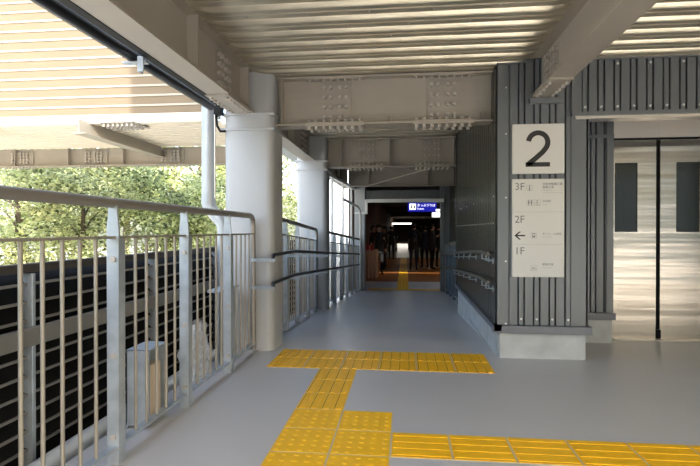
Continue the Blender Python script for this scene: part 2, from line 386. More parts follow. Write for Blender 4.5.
# numeral 2 as a stroke of even width
def numeral():
    pts = []
    cx, top, r = 1.130, 1.950, 0.080
    cz = top - r - 0.003
    for k in range(0, 15):
        a = R(172 - k * (212 / 14)); pts.append((cx + r * math.cos(a), cz + r * 1.02 * math.sin(a)))
    bot = 1.664
    pts += [(cx + 0.035, cz - 0.085), (cx - 0.02, cz - 0.135), (cx - 0.062, bot + 0.034), (cx - 0.085, bot + 0.012)]
    # smooth then offset
    w = 0.0215; L = []; Rr = []
    for i, p in enumerate(pts):
        a = Vector(pts[max(0, i - 1)]); b = Vector(pts[min(len(pts) - 1, i + 1)]); t = (b - a).normalized(); nn = Vector((-t.y, t.x))
        L.append(Vector(p) + nn * w); Rr.append(Vector(p) - nn * w)
    m = MB(); y0, y1 = SY - 0.0034, SY - 0.0050
    vs = [(p.x, y1, p.y) for p in L] + [(p.x, y1, p.y) for p in Rr]; n = len(L)
    m.add(vs, [(i, n + i, n + i + 1, i + 1) for i in range(n - 1)])
    m.box(cx - 0.103, cx + 0.098, y1, y0, bot - 0.004, bot + 0.034)
    return m
numeral().build('numeral', M['ink'], s1)
s2 = empty('floor_directory_sign', (1.137, SY, 0.717), 'tall ivory directory sign listing 3F, 2F and 1F on the grey pier', 'sign')
MB().bbox(0.918, 1.348, SY - 0.003, SY + 0.026, 0.717, 1.557, 0.003).build('panel', M['sign'], s2)
ty = SY - 0.0036
def sx_(u): return 0.918 + (u - 511.5) / (563.5 - 511.5) * 0.439
def sz_(v): return 1.562 - (v - 179.5) / (277 - 179.5) * 0.845
for t, v in (('3F', 191.0), ('2F', 223.3), ('1F', 254.5)):
    text(t, sx_(513.6), sz_(v), 0.088, M['ink2'], s2, y=ty, sx=1.0)
for t, u, v, sz in (('市街地整備工事', 541, 186.3, .0235), ('整備工事', 541, 189.4, .0235), ('多目的', 541, 203.0, .023), ('モノレール改札', 541, 235.2, .023), ('駅前広場', 541, 265.2, .023), ):
    text(t, sx_(u), sz_(v), sz, M['ink2'], s2, y=ty)
for t, u, v in (('City Office Site', 541, 192.0), ('Toilets', 541, 205.8), ('Monorail Gate', 541, 237.8), ('Station Square', 541, 268.0)):
    text(t, sx_(u), sz_(v), .014, M['line'], s2, y=ty)
for u0, u1, v in ((513.5, 561, 212.6), (541, 560, 193.8), (513.5, 561, 244.6)):
    MB().box(sx_(u0), sx_(u1), ty - 0.0006, ty + 0.001, sz_(v) - 0.0012, sz_(v) + 0.0012).build('dividing_line', M['line'], s2)
# arrow
mb = MB(); ax, az = sx_(514.2), sz_(236); yy0, yy1 = ty - 0.001, ty + 0.001
mb.box(ax + 0.005, ax + 0.083, yy0, yy1, az - 0.006, az + 0.006)
for sg in (1, -1):
    mb.add([(ax - 0.006, yy0, az), (ax + 0.011, yy0, az), (ax + 0.050, yy0, az + sg * 0.034), (ax + 0.033, yy0, az + sg * 0.034)], [(0, 1, 2, 3) if sg > 0 else (3, 2, 1, 0)])
mb.build('arrow', M['ink'], s2)
def pict(u, v, h, kind):
    x, z = sx_(u), sz_(v); m = MB(); q = h / 2; t = 0.0022
    for a in ((x - q, x + q, z + q - t, z + q), (x - q, x + q, z - q, z - q + t), (x - q, x - q + t, z - q, z + q), (x + q - t, x + q, z - q, z + q)):
        m.box(a[0], a[1], yy0, yy1, a[2], a[3], 1)
    def disc(cx, cz, r): m.tube([(cx, yy0, cz), (cx, yy1, cz)], r, 10)
    if kind == 'info': disc(x, z + .016, .0055); m.box(x - .004, x + .004, yy0, yy1, z - .02, z + .008); m.box(x - .009, x + .009, yy0, yy1, z - .023, z - .018)
    if kind == 'wc':
        for dx in (-.011, .011): disc(x + dx, z + .017, .005); m.box(x + dx - .006, x + dx + .006, yy0, yy1, z - .006, z + .011); m.box(x + dx - .003, x + dx + .003, yy0, yy1, z - .022, z - .006)
    if kind == 'chair':
        for k in range(14):
            a = R(120 + k * 17); disc(x + .014 * math.cos(a), z - .007 + .014 * math.sin(a), .0018)
        disc(x - .003, z + .018, .004); m.box(x - .005, x - .001, yy0, yy1, z - .004, z + .013); m.box(x - .004, x + .010, yy0, yy1, z - .006, z - .003)
    if kind == 'train':
        m.box(x - .012, x + .012, yy0, yy1, z - .013, z - .001); m.box(x - .012, x - .008, yy0, yy1, z, z + .02); m.box(x + .008, x + .012, yy0, yy1, z, z + .02); m.box(x - .012, x + .012, yy0, yy1, z + .015, z + .02)
        m.box(x - .010, x - .005, yy0, yy1, z - .02, z - .013); m.box(x + .005, x + .010, yy0, yy1, z - .02, z - .013)
    if kind == 'bike':
        for dx in (-.012, .012):
            for k in range(12): a = R(k * 30); disc(x + dx + .008 * math.cos(a), z - .008 + .008 * math.sin(a), .0015)
        m.box(x - .012, x + .012, yy0, yy1, z + .004, z + .006); m.box(x - .001, x + .001, yy0, yy1, z - .008, z + .01)
    m.build('pictogram', [M['ink2'], M['line']], s2)
pict(528.3, 188.8, 0.05, 'info'); pict(528.9, 203.6, 0.052, 'wc'); pict(536.2, 203.6, 0.05, 'chair'); pict(532.5, 236, 0.048, 'train'); pict(532.5, 268, 0.048, 'bike')

# ================================================================== TACTILE PAVING
TP = 0.3064; TX = -0.6835; TYO = 4.013
def tile(mb, x, y, kind, zf=lambda y: 0.0, full=True):
    g = 0.0055; a, b = x + g, x + TP - g; c, d = y + g, y + TP - g; z = 0.003
    def bx(x0, x1, y0, y1, z0, z1, mi):
        mb.add([(x0, y0, z0 + zf(y0)), (x1, y0, z0 + zf(y0)), (x1, y1, z0 + zf(y1)), (x0, y1, z0 + zf(y1)),
                (x0, y0, z1 + zf(y0)), (x1, y0, z1 + zf(y0)), (x1, y1, z1 + zf(y1)), (x0, y1, z1 + zf(y1))],
               [(4, 5, 6, 7), (0, 1, 5, 4), (1, 2, 6, 5), (2, 3, 7, 6), (3, 0, 4, 7)], mi)
    bx(x, x + TP, y, y + TP, 0, 0.0015, 2)
    bx(a, b, c, d, 0, z, 0)
    if not full: return
    if kind in 'YX':
        for k in range(4):
            o = TP * (k + 0.5) / 4
            if kind == 'Y':
                bx(x + o - 0.017, x + o + 0.017, c + 0.006, d - 0.006, z, z + 0.0045, 0)
                bx(x + o - 0.0235, x + o - 0.0175, c + 0.006, d - 0.006, z, z + 0.0004, 1)  # thin strip coloured as the bar's shadow, one side only
            else:
                bx(a + 0.006, b - 0.006, y + o - 0.017, y + o + 0.017, z, z + 0.0045, 0)
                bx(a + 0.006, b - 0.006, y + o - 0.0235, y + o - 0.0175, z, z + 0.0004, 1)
    else:
        for i in range(5):
            for j in range(5):
                px, py = x + TP * (i + 0.5) / 5, y + TP * (j + 0.5) / 5
                mb.tube([(px, py, z + zf(py)), (px, py, z + 0.003 + zf(py))], [0.0155, 0.011], 8, 0)
TM = [M['yellow'], M['barshade'], M['grout']]
def paving(label, cells, loc, mats=None):
    t = empty('tactile_paving', loc, label, 'tactile paving', 'yellow tactile paving on the floor')
    for (x, y, k) in cells:
        mb = MB(); tile(mb, x, y, k); mb.build('tile', mats or TM, t)
    return t
paving('yellow tactile strip two tiles deep across the corridor entrance', [(-1.13 + i * TP, TYO + j * TP, 'Y') for i in range(6) for j in range(2)], (-0.2, TYO, 0))
paving('short yellow tactile path of three ribbed tiles leading to the cross strip', [(TX, TYO - (k + 1) * TP, 'Y') for k in range(3)], (TX, TYO - 0.5, 0), [M['yellow'], M['barshadedark'], M['grout']])
paving('square yellow tactile patch of dotted tiles where the paths turn', [(TX + i * TP, TYO - (k + 1) * TP, 'D') for i in range(2) for k in range(3, 7)], (TX, TYO - 1.4, 0))
paving('yellow tactile path of ribbed tiles running right towards the elevator lobby', [(TX + (i + 2) * TP, TYO - 5 * TP, 'X') for i in range(12)], (1, TYO - 1.5, 0))
mb = MB()
for i in range(6):
    tile(mb, -1.13 + 0.23 + i * TP, 12.42, 'Y', lambda y: -0.36)
tag(mb.build('tactile_paving', TM), 'far yellow tactile strip across the foot of the ramp', 'tactile paving', 'yellow tactile paving on the floor')
mb = MB()
for k in range(46): tile(mb, -0.20, 12.42 + (k + 1) * TP, 'Y', lambda y: -0.36, k < 8)
tag(mb.build('tactile_paving', TM), 'thin yellow tactile line leading away between the people in the hall', 'tactile paving', 'yellow tactile paving on the floor')

# ================================================================== STEEL FRAME
def ibeam(label, axis, c, a0, a1, z0, z1, fw=0.2, splices=(), stiff=(), side=-1, fsplice=True, group='steel beams under the deck'):
    """axis 'X': web plane at y=c, runs a0..a1 in x.  axis 'Y': web plane at x=c."""
    def B(mb, s0, s1, t0, t1, za, zb, mi=0):
        if axis == 'X': mb.box(s0, s1, c + t0, c + t1, za, zb, mi)
        else: mb.box(c + t0, c + t1, s0, s1, za, zb, mi)
    def Bo(mb, s, t, z, d, **k):
        p = (s, c + t, z) if axis == 'X' else (c + t, s, z)
        dd = (0, d, 0) if axis == 'X' else (d, 0, 0)
        if d == 'up': dd = (0, 0, 1)
        if d == 'dn': dd = (0, 0, -1)
        bolt(mb, p, dd, **k)
    loc = ((a0 + a1) / 2, c, z0) if axis == 'X' else (c, (a0 + a1) / 2, z0)
    t = empty('steel_beam', loc, label, 'beam', group)
    mb = MB(); B(mb, a0, a1, -0.006, 0.006, z0 + 0.016, z1 - 0.016); mb.build('web', M['paint'], t)
    mb = MB(); B(mb, a0, a1, -fw / 2, fw / 2, z1 - 0.016, z1); mb.build('top_flange', M['paint'], t)
    mb = MB(); B(mb, a0, a1, -fw / 2, fw / 2, z0, z0 + 0.016); mb.build('bottom_flange', M['paint'], t)
    for s in stiff:
        mb = MB()
        for sd in (-1, 1): B(mb, s - 0.006, s + 0.006, min(sd * 0.006, sd * (fw / 2 - 0.012)), max(sd * 0.006, sd * (fw / 2 - 0.012)), z0 + 0.016, z1 - 0.016)
        mb.build('stiffener', M['paint'], t)
    for s in splices:
        w = 0.285; mb = MB()
        for sd in (-1, 1):
            B(mb, s - w / 2, s + w / 2, min(sd * .006, sd * .016), max(sd * .006, sd * .016), z0 + 0.05, z1 - 0.055)
            zz = z0 + 0.09
            for k in range(4):
                z = z0 + 0.085 + k * (z1 - z0 - 0.175) / 3
                for ds in (-0.105, -0.045, 0.045, 0.105): Bo(mb, s + ds, sd * 0.016, z, sd, r=0.018, h=0.03, n=6, mi=1)
        mb.build('splice_plate', [M['paint'], M['bolt']], t)
        if fsplice:
            mb = MB(); w = 0.55
            B(mb, s - w / 2, s + w / 2, -fw / 2, fw / 2, z0 - 0.012, z0)
            for sd in (-1, 1): B(mb, s - w / 2, s + w / 2, min(sd * .02, sd * fw / 2), max(sd * .02, sd * fw / 2), z0 + 0.016, z0 + 0.026)
            for k in range(8):
                ds = -0.24 + k * 0.0685
                for tt in (-0.07, 0.07):
                    Bo(mb, s + ds, tt, z0 - 0.012, 'dn', r=0.018, h=0.028, mi=1); Bo(mb, s + ds, tt, z0 + 0.026, 'up', r=0.018, h=0.028, mi=1)
            mb.build('flange_splice', [M['paint'], M['bolt']], t)
            mb = MB()
            for sd in (-1, 1):
                B(mb, s - w / 2, s + w / 2, min(sd * .02, sd * fw / 2), max(sd * .02, sd * fw / 2), z1 - 0.026, z1 - 0.016)
                for k in range(8): Bo(mb, s - 0.24 + k * 0.0685, sd * 0.07, z1 - 0.026, 'dn', r=0.012, h=0.016, mi=1)
            mb.build('flange_splice', [M['paint'], M['bolt']], t)
    return t
b1 = ibeam('grey beige steel beam with bolted splices across the corridor entrance', 'X', 4.76, -1.21, 0.80, 2.105, 2.56, 0.2, splices=(-0.655, 0.35), stiff=(-1.16,))
mb = MB(); 
for x in (-0.13, 0.70): mb.box(x - 0.004, x + 0.004, 4.68, 4.75, 2.12, 2.2)
mb.build('lug', M['paint'], b1)
ibeam('second steel cross beam further down the ramp behind the entrance beam', 'X', 7.96, -1.21, 0.90, 2.105, 2.56, 0.2, splices=(-0.60, 0.42), stiff=(-1.0, -0.24, 0.75))
ibeam('third dark cross beam deep in the corridor above the portal header', 'X', 11.17, -1.21, 1.1, 2.09, 2.56, 0.2, splices=(), stiff=(-0.8, 0.5))
bl = ibeam('long steel edge beam overhead along the left railing', 'Y', -1.483, RY, 4.62, 2.2, 2.6, 0.195, splices=(3.95,), stiff=(1.9, 3.30, 4.42), fsplice=False)
mb = MB()
mb.box(-1.58, -1.386, 3.86, 4.44, 2.188, 2.2)
for k in range(7):
    for x in (-1.55, -1.42): bolt(mb, (x, 3.92 + k * 0.08, 2.188), (0, 0, -1), 0.014, 0.02, 1)
mb.build('flange_splice', [M['paint'], M['bolt']], bl)
ibeam('steel edge beam on the left between the first and second columns', 'Y', -1.483, 4.97, 7.73, 2.2, 2.6, 0.195, splices=(5.5, 7.2), stiff=(6.3,), fsplice=False)
ibeam('steel edge beam over the bright side window beyond the second column', 'Y', -1.40, 8.18, 12.3, 2.14, 2.6, 0.195, stiff=(10.2,), fsplice=False)
br = ibeam('steel beam overhead on the right ending on the grey pier above the signs', 'Y', 1.168, RY, 4.44, 2.262, 2.6, 0.18, splices=(4.1,), stiff=(), fsplice=False)
mb = MB(); mb.box(1.08, 1.256, 3.92, 4.44, 2.25, 2.262)
for k in range(5):
    for x in (1.105, 1.23): bolt(mb, (x, 4.0 + k * 0.09, 2.25), (0, 0, -1), 0.015, 0.02, 1)
mb.build('flange_splice', [M['paint'], M['bolt']], br)

def column(label, y0, zf):
    x0, x1, y1 = -1.685, -1.21, y0 + 0.425
    t = empty('steel_column', ((x0 + x1) / 2, (y0 + y1) / 2, zf), label, 'column', 'square steel columns on the left')
    def shaft(r, a, b, c, d, za, zb):
        m = MB(); pts = []
        for (cx, cy, s) in ((b - r, c + r, -90), (b - r, d - r, 0), (a + r, d - r, 90), (a + r, c + r, 180)):
            for k in range(7): an = R(s + k * 15); pts.append((cx + r * math.cos(an), cy + r * math.sin(an)))
        n = len(pts); m.add([(p[0], p[1], za) for p in pts] + [(p[0], p[1], zb) for p in pts], [(i, (i + 1) % n, n + (i + 1) % n, n + i) for i in range(n)], 0, True)
        m.add([(p[0], p[1], zb) for p in pts], [tuple(range(n))]); m.add([(p[0], p[1], za) for p in pts], [tuple(range(n))[::-1]])
        return m
    shaft(0.075, x0, x1, y0, y1, zf - 0.05, 2.6).build('shaft', M['colpaint'], t)
    for z in (2.045, 2.185):
        MB().bbox(x0 - 0.018, x1 + 0.018, y0 - 0.018, y1 + 0.018, z, z + 0.022, 0.003).build('diaphragm_plate', M['colpaint'], t)
    m = shaft(0.076, x0 - 0.002, x1 + 0.002, y0 - 0.002, y1 + 0.002, zf, zf + 0.008); m.build('base_collar', M['conc'], t)
    return t
column('square grey steel column beside the end of the near railing', 4.55, 0.0)
column('second square steel column half way down the ramp on the left', 7.73, floorz(7.8))
mb = MB(); mb.bbox(-1.22, -0.97, 12.25, 12.5, -0.36, 2.3, 0.004)
tag(mb.build('portal_post', M['colpaint']), 'pale post at the left side of the hall portal', 'post')
mb = MB(); mb.bbox(0.86, 0.945, 12.25, 12.5, -0.36, 2.3, 0.004)
tag(mb.build('portal_post', M['clad']), 'narrow dark post at the right side of the hall portal', 'post')

# cables and ducts along the outside of the left edge beam
mb = MB(); mb.tube([(-1.715, RY, 2.215), (-1.705, 4.3, 2.215)], 0.038, 10)
t = tag(mb.build('conduit_pipe', M['blackpipe']), 'black pipe hung along the outer side of the left edge beam', 'pipe')
mb = MB(); mb.bbox(-1.622, -1.565, RY, 4.3, 2.196, 2.24, 0.002)
tag(mb.build('seal_strip', M['black']), 'black seal strip along the outer flange of the left edge beam', 'strip')
mb = MB(); mb.bbox(-1.76, -1.60, 2.98, 3.03, 2.165, 2.175, 0.002); mb.bbox(-1.652, -1.612, 2.97, 2.98, 2.105, 2.20, 0.002); mb.bbox(-1.652, -1.644, 2.98, 3.03, 2.105, 2.20, 0.002)
tag(mb.build('pipe_bracket', M['galv']), 'galvanised bracket clamping the pipes to the left edge beam', 'bracket')
# grey downpipe
mb = MB()
mb.tube([(-1.85, 4.6, 2.5), (-1.85, 4.6, 1.42), (-1.845, 4.6, 1.36), (-1.82, 4.6, 1.31), (-1.76, 4.6, 1.24), (-1.72, 4.6, 1.20), (-1.70, 4.6, 1.14), (-1.70, 4.6, -0.3)], 0.062, 16)
dp = tag(mb.build('downpipe', M['pipe']), 'pale grey vertical downpipe beside the first column with an offset bend', 'pipe')
MB().tube([(-1.85, 4.6, 1.44), (-1.85, 4.6, 1.36)], 0.066, 16).build('pipe_socket', M['pipe'], dp)
MB().tube([(-1.77, 4.56, 2.25), (-1.77, 4.56, 1.42)], 0.008, 8).build('earth_cable', M['ssframe'], dp)
MB().bbox(-1.74, -1.67, 4.45, 4.53, 2.18, 2.26, 0.004).build('junction_box', M['black'], dp)
MB().tube([(-1.73, 4.49, 2.19), (-1.72, 4.49, 2.08), (-1.69, 4.49, 2.03), (-1.64, 4.49, 2.03)], 0.012, 8).build('cable', M['black'], dp)

# ================================================================== RAILINGS
def railing(label, line, posts, y0, y1, bal_pitch, end=True, hrz=1.25, gm='galv', bm='bal'):
    """line(y) -> x ; follows floorz"""
    t = empty('railing', (line(y0), y0, floorz(y0)), label, 'railing', 'galvanised railings along the walkway')
    P = lambda y, z, dx=0: (line(y) + dx, y, floorz(y) + z)
    ys = [y0 + (y1 - y0) * k / 12 for k in range(13)]
    pts = [P(y, hrz) for y in ys]
    if end:
        pts = pts[:-1] + [P(y1 - 0.10, hrz), P(y1 - 0.045, hrz - 0.008), P(y1 - 0.012, hrz - 0.035), P(y1, hrz - 0.09), P(y1, 0.03)]
    mb = MB(); mb.tube(pts, 0.0245, 12); mb.build('handrail', M['rail'], t)
    def bar(name, za, zb, hx, m):
        mb = MB(); n = 8; yy = [y0 + (y1 - 0.03 - y0) * k / n for k in range(n + 1)]
        for a, b in zip(yy[:-1], yy[1:]):
            A = [P(a, za, -hx), P(a, za, hx), P(b, za, hx), P(b, za, -hx), P(a, zb, -hx), P(a, zb, hx), P(b, zb, hx), P(b, zb, -hx)]
            mb.add(A, [(0, 3, 2, 1), (4, 5, 6, 7), (0, 1, 5, 4), (1, 2, 6, 5), (2, 3, 7, 6), (3, 0, 4, 7)])
        mb.build(name, m, t)
    bar('top_bar', 1.079, 1.091, 0.016, M['bal']); bar('bottom_bar', 0.075, 0.087, 0.022, M['galv'])
    y = y0 + 0.03; k = 0
    while y < y1 - 0.05:
        if min(abs(y - p) for p in posts) > 0.03:
            mb = MB(); mb.tube([P(y, 0.08), P(y, 1.085)], 0.0085, 8); mb.build('baluster', M[bm], t)
        y += bal_pitch
    for p in posts:
        x = line(p); z = floorz(p); mb = MB(); w = 0.03; th = 0.006
        # flat bar facing along the walkway, tapering to the handrail
        A = [(x - w, 0.0), (x + w, 0.0), (x + w, 1.13), (x + 0.024, 1.19), (x + 0.021, hrz - 0.01), (x - 0.021, hrz - 0.01), (x - 0.024, 1.19), (x - w, 1.13)]
        n = len(A)
        mb.add([(a, p - th, z + b) for a, b in A] + [(a, p + th, z + b) for a, b in A], [tuple(range(n)), tuple(range(2 * n - 1, n - 1, -1))] + [(i, n + i, n + (i + 1) % n, (i + 1) % n) for i in range(n)])
        mb.box(x + 0.010, x + w + 0.0, p + th, p + 0.05, z, z + 1.08)      # side leg of the angle post
        for zz in (0.13, 0.52, 0.98): mb.tube([(x + 0.004, p - th, z + zz), (x + 0.004, p - th - 0.012, z + zz)], 0.014, 8, 1)
        mb.build('post', [M[gm], M['bolt']], t)
    return t
railing('galvanised railing in the foreground on the left with upright balusters', lambda y: -1.385, [-0.93, -0.13, 0.66, 1.45, 2.27, 3.05, 3.83], -1.146, 4.50, 0.112)
railing('shorter galvanised railing between the first and second columns', lambda y: -1.35, [5.05, 5.6, 6.25, 6.9, 7.45], 5.0, 7.66, 0.112)
railing('far galvanised railing beyond the second column leading to the portal', lambda y: -1.30 + (y - 8.2) * 0.055, [8.35, 9.0, 9.65, 10.3, 10.95, 11.6, 12.05], 8.25, 12.2, 0.125)
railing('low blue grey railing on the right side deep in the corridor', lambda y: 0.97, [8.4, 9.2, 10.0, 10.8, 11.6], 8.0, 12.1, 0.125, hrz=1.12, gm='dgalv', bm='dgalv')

# extra dark handrails along the ramp
def handrail(label, pts, r, brk, m, bm, side):
    t = empty('handrail', pts[0], label, 'handrail', 'dark handrails along the ramp')
    MB().tube(pts, r, 10).build('rail', m, t)
    for (p, q) in brk:
        mb = MB(); p = Vector(p); q = Vector(q)
        if side == 'L': mb.box(min(p.x, q.x), max(p.x, q.x), p.y - 0.012, p.y + 0.012, p.z - 0.016, p.z + 0.012); mb.tube([q, q + Vector((0, 0, 0.04))], 0.008, 6)
        else: mb.tube([p, (p.x, p.y, p.z + 0.005), ((p.x + q.x) / 2, p.y, p.z + 0.002), (q.x, q.y, q.z), (q.x, q.y, q.z + 0.05)], 0.008, 6); mb.tube([(p.x + 0.004, p.y, p.z), (p.x - 0.006, p.y, p.z)], 0.03, 10)
        mb.build('bracket', bm, t)
    return t
for nm, h in (('upper', 0.895), ('lower', 0.645)):
    X = -1.165
    pts = [(X, 4.38, h - 0.03), (X, 4.385, h - 0.005), (X, 4.41, h), (X, 5.2, h), (X, 5.28, h - 0.002)] + [(X + max(0, y - 8) * 0.022, y, h + floorz(y)) for y in (6, 7, 8, 9, 10, 11, 12.1)]
    brk = [((-1.385, 4.46, h - 0.045), (X, 4.46, h - 0.04))] + [((-1.32 + max(0, y - 8) * .05, y, h - 0.045 + floorz(y)), (X + max(0, y - 8) * 0.022, y, h - 0.04 + floorz(y))) for y in (5.6, 6.25, 6.9, 7.6, 9.0, 10.3, 11.6)]
    handrail('%s dark handrail along the left side of the ramp, passing the columns' % nm, pts, 0.0175, brk, M['darkrail'], M['galv'], 'L')
    X = 0.725
    pts = [(X, 4.52, h + 0.015), (X, 4.98, h + 0.015), (X, 5.1, h + 0.01)] + [(X, y, h + floorz(y) + 0.01) for y in (5.8, 6.6, 7.4)] + [(X + 0.02, 7.9, h + floorz(7.9)), (0.86, 8.6, h + floorz(8.6)), (0.86, 12.1, h - 0.36)]
    brk = [((0.79, y, h - 0.05 + floorz(y)), (X, y, h - 0.045 + floorz(y))) for y in (4.62, 4.85, 5.7, 6.3, 6.9, 7.5)]
    handrail('%s dark handrail on brackets along the dark cladding wall at right' % nm, pts, 0.0165, brk, M['railr'], M['galv'], 'R')

# outlet cover box on the railing
t = empty('outlet_box', (-1.5, 2.85, 0.0), 'galvanised cover box with a beige unit fixed behind the left railing', 'box')
mb = MB(); X0, X1, Y0, Y1 = -1.56, -1.44, 2.68, 2.90
mb.box(X0, X1 + 0.015, Y0, Y0 + 0.005, 0.02, 0.445); mb.box(X0, X1 + 0.015, Y0, Y1, 0.44, 0.446); mb.box(X0, X0 + 0.005, Y0, Y1, -0.02, 0.44); mb.box(X0, X1 + 0.015, Y1, Y1 + 0.005, 0.0, 0.44)
mb.add([(X1 + 0.015, Y0, 0.02), (X1 + 0.015, Y0 + 0.010, 0.02), (X1 + 0.015, Y0 + 0.010, 0.44), (X1 + 0.015, Y0, 0.445)], [(0, 1, 2, 3)])
mb.build('cover', M['galv'], t)
MB().bbox(X0 + 0.01, X1 + 0.002, Y0 + 0.045, Y1 - 0.055, 0.05, 0.35, 0.006).build('unit', M['beige'], t)
# crumpled plastic film tied behind the railing
mb = MB()
def film(u, v):
    a = u * 2 * PI; z = -0.05 + 0.46 * v; r = 0.10 * (0.6 + 0.7 * math.sin(PI * (0.15 + 0.75 * v)))
    n_ = noise.noise(Vector((math.cos(a) * 2, math.sin(a) * 2, v * 5))) * 0.05
    return (-1.60 + (r * 0.55 + n_) * math.cos(a), 3.72 + (r * 1.3 + n_) * math.sin(a), z + n_ * 0.4)
mb.grid(film, 36, 22, 0, True)
tag(mb.build('plastic_sheet', M['plastic']), 'crumpled clear plastic sheet bunched behind the railing near the column', 'plastic sheet')
mb = MB(); mb.bbox(-1.62, -1.50, 4.0, 4.44, 0.60, 0.625, 0.003); mb.bbox(-1.56, -1.53, 4.38, 4.42, 0.0, 0.60, 0.002); mb.bbox(-1.56, -1.53, 4.02, 4.06, 0.0, 0.60, 0.002)
tag(mb.build('metal_ledge', M['galv']), 'pale metal ledge on legs behind the railing next to the downpipe', 'ledge')

# louvre fence outside
lf = empty('louvre_fence', (-1.93, 1.0, -0.2), 'dark slatted louvre fence standing outside the left railing', 'fence')
mb = MB(); z = -0.55
LY0, LY1 = -2.5, 12.2
while z < 0.92:
    if not 0.54 < z < 0.62:
        mb.add([(-1.90, LY0, z), (-1.90, LY1, z), (-1.99, LY1, z + 0.085), (-1.99, LY0, z + 0.085), (-1.91, LY0, z - 0.004), (-1.91, LY1, z - 0.004), (-2.0, LY1, z + 0.08), (-2.0, LY0, z + 0.08)],
               [(0, 1, 2, 3), (7, 6, 5, 4), (0, 4, 5, 1)])
        mb.box(-1.903, -1.893, LY0, LY1, z - 0.006, z + 0.008, 1)
    z += 0.093
mb.box(-2.05, -2.02, LY0, LY1, -0.7, 0.92)
mb.build('slat_panel', [M['louver'], M['louverlip']], lf)
mb = MB(); mb.bbox(-1.93, -1.88, LY0, LY1, 0.905, 0.95, 0.003); mb.build('top_rail', M['toprail'], lf)
mb = MB(); mb.bbox(-1.865, -1.83, LY0, LY1, 0.545, 0.635, 0.003); mb.build('middle_rail', M['louverlip'], lf)
for y in (-1.57, -0.26, 1.05, 2.36, 3.63, 4.9, 6.17, 7.44, 8.71, 9.98, 11.25):
    mb = MB(); mb.bbox(-1.935, -1.866, y - 0.012, y + 0.012, -0.7, 0.90, 0.002); mb.build('post', M['galv'], lf)
mb = MB(); mb.tube([(-1.74, -2.5, -0.03), (-1.74, 4.5, -0.03)], 0.05, 12)
tag(mb.build('drain_pipe', M['conc']), 'grey drain pipe along the floor edge under the left railing', 'pipe')

# ================================================================== OPPOSITE CANOPY BUILDING (outside left)
cb = empty('canopy_building', (-8, 9.3, 3.1), 'sunlit cream sided building and canopy across the gap on the left', 'building')
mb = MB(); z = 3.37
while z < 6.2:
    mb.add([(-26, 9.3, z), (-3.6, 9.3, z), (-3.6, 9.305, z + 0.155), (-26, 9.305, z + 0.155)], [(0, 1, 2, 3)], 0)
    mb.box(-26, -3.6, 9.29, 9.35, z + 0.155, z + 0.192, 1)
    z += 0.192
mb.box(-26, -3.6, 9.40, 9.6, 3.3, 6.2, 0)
o = mb.build('siding', [M['siding'], M['sunlip']], cb)
mb = MB(); mb.box(-26, -3.6, 9.25, 9.45, 3.20, 3.37); mb.build('fascia', M['cream'], cb)
mb = MB()
prof = []; y = 9.45
while y < 12.15:
    for dy, dz in ((0, 0), (0.10, 0), (0.12, 0.05), (0.2, 0.05)): prof.append((y + dy, 3.22 + dz))
    y += 0.215
n = len(prof); mb.add([(-26, a, b) for a, b in prof] + [(-3.6, a, b) for a, b in prof], [(i, i + 1, n + i + 1, n + i) for i in range(n - 1)])
mb.build('deck_soffit', M['cream'], cb)
mb = MB(); mb.box(-26, -3.6, 12.19, 12.21, 2.78, 3.22); mb.box(-26, -3.6, 12.06, 12.34, 2.755, 2.78)
x = -25.0
while x < -4:
    mb.box(x, x + 0.018, 12.08, 12.32, 2.78, 3.22); x += 1.49
mb.build('girder', M['paint'], cb)
x = -24.3
while x < -4:
    mb = MB(); mb.box(x - 0.33, x + 0.33, 12.16, 12.19, 2.83, 3.15)
    for i in range(4):
        for j in (-0.24, -0.15, 0.0, 0.09, 0.18): mb.tube([(x + j, 12.16, 2.875 + i * 0.077), (x + j, 12.11, 2.875 + i * 0.077)], 0.028, 6, 1)
    for j in range(10): mb.tube([(x - 0.4 + j * 0.09, 12.12, 2.755), (x - 0.4 + j * 0.09, 12.12, 2.71)], 0.028, 6, 1)
    mb.build('splice_plate', [M['paint'], M['bolt']], cb); x += 2.05
for x in (-6.12, -12.4):
    mb = MB(); mb.box(x - 0.008, x + 0.008, 8.9, 12.15, 2.96, 3.22); mb.box(x - 0.13, x + 0.13, 8.9, 12.15, 2.945, 2.96); mb.build('cross_beam', M['paint'], cb)
mb = MB(); mb.box(-5.85, -5.15, 9.10, 9.75, 3.18, 3.20)
for i in range(7):
    for j in range(4): mb.tube([(-5.78 + i * 0.095, 9.17 + j * 0.13, 3.18), (-5.78 + i * 0.095, 9.17 + j * 0.13, 3.12)], 0.024, 6, 1)
mb.build('splice_plate', [M['paint'], M['bolt']], cb)
mb = MB()
for x in (-14.5, -8.9): mb.box(x - 0.2, x + 0.2, 9.4, 9.8, -3.3, 3.1)
mb.build('support_column', M['paint'], cb)

# ================================================================== SIDE WINDOW beyond the second column
w = bpy.data.objects.new('window_1', None); w.location = (-1.25, 10.2, 0); COL.objects.link(w); w['kind'] = 'structure'
wx = lambda y: -1.42 + (y - 8.2) * 0.05
mb = MB()
mb.add([(wx(y) + dx, y, z) for dx in (-0.03, 0.03) for (y, z) in ((8.2, 2.10), (12.25, 2.10), (12.25, 2.16), (8.2, 2.16))],
       [(0, 1, 2, 3), (7, 6, 5, 4), (0, 4, 5, 1), (1, 5, 6, 2), (2, 6, 7, 3), (3, 7, 4, 0)])
for y in (9.4, 10.6, 11.7): mb.box(wx(y) - 0.02, wx(y) + 0.02, y - 0.025, y + 0.025, -0.3, 2.1)
mb.build('window_frame', M['white'], w)
mb = MB(); mb.add([(wx(8.2) - 0.01, 8.2, 0.7), (wx(12.2) - 0.01, 12.2, 0.7), (wx(12.2) - 0.01, 12.2, 2.1), (wx(8.2) - 0.01, 8.2, 2.1)], [(0, 1, 2, 3)]); mb.build('window_pane', M['pane'], w)
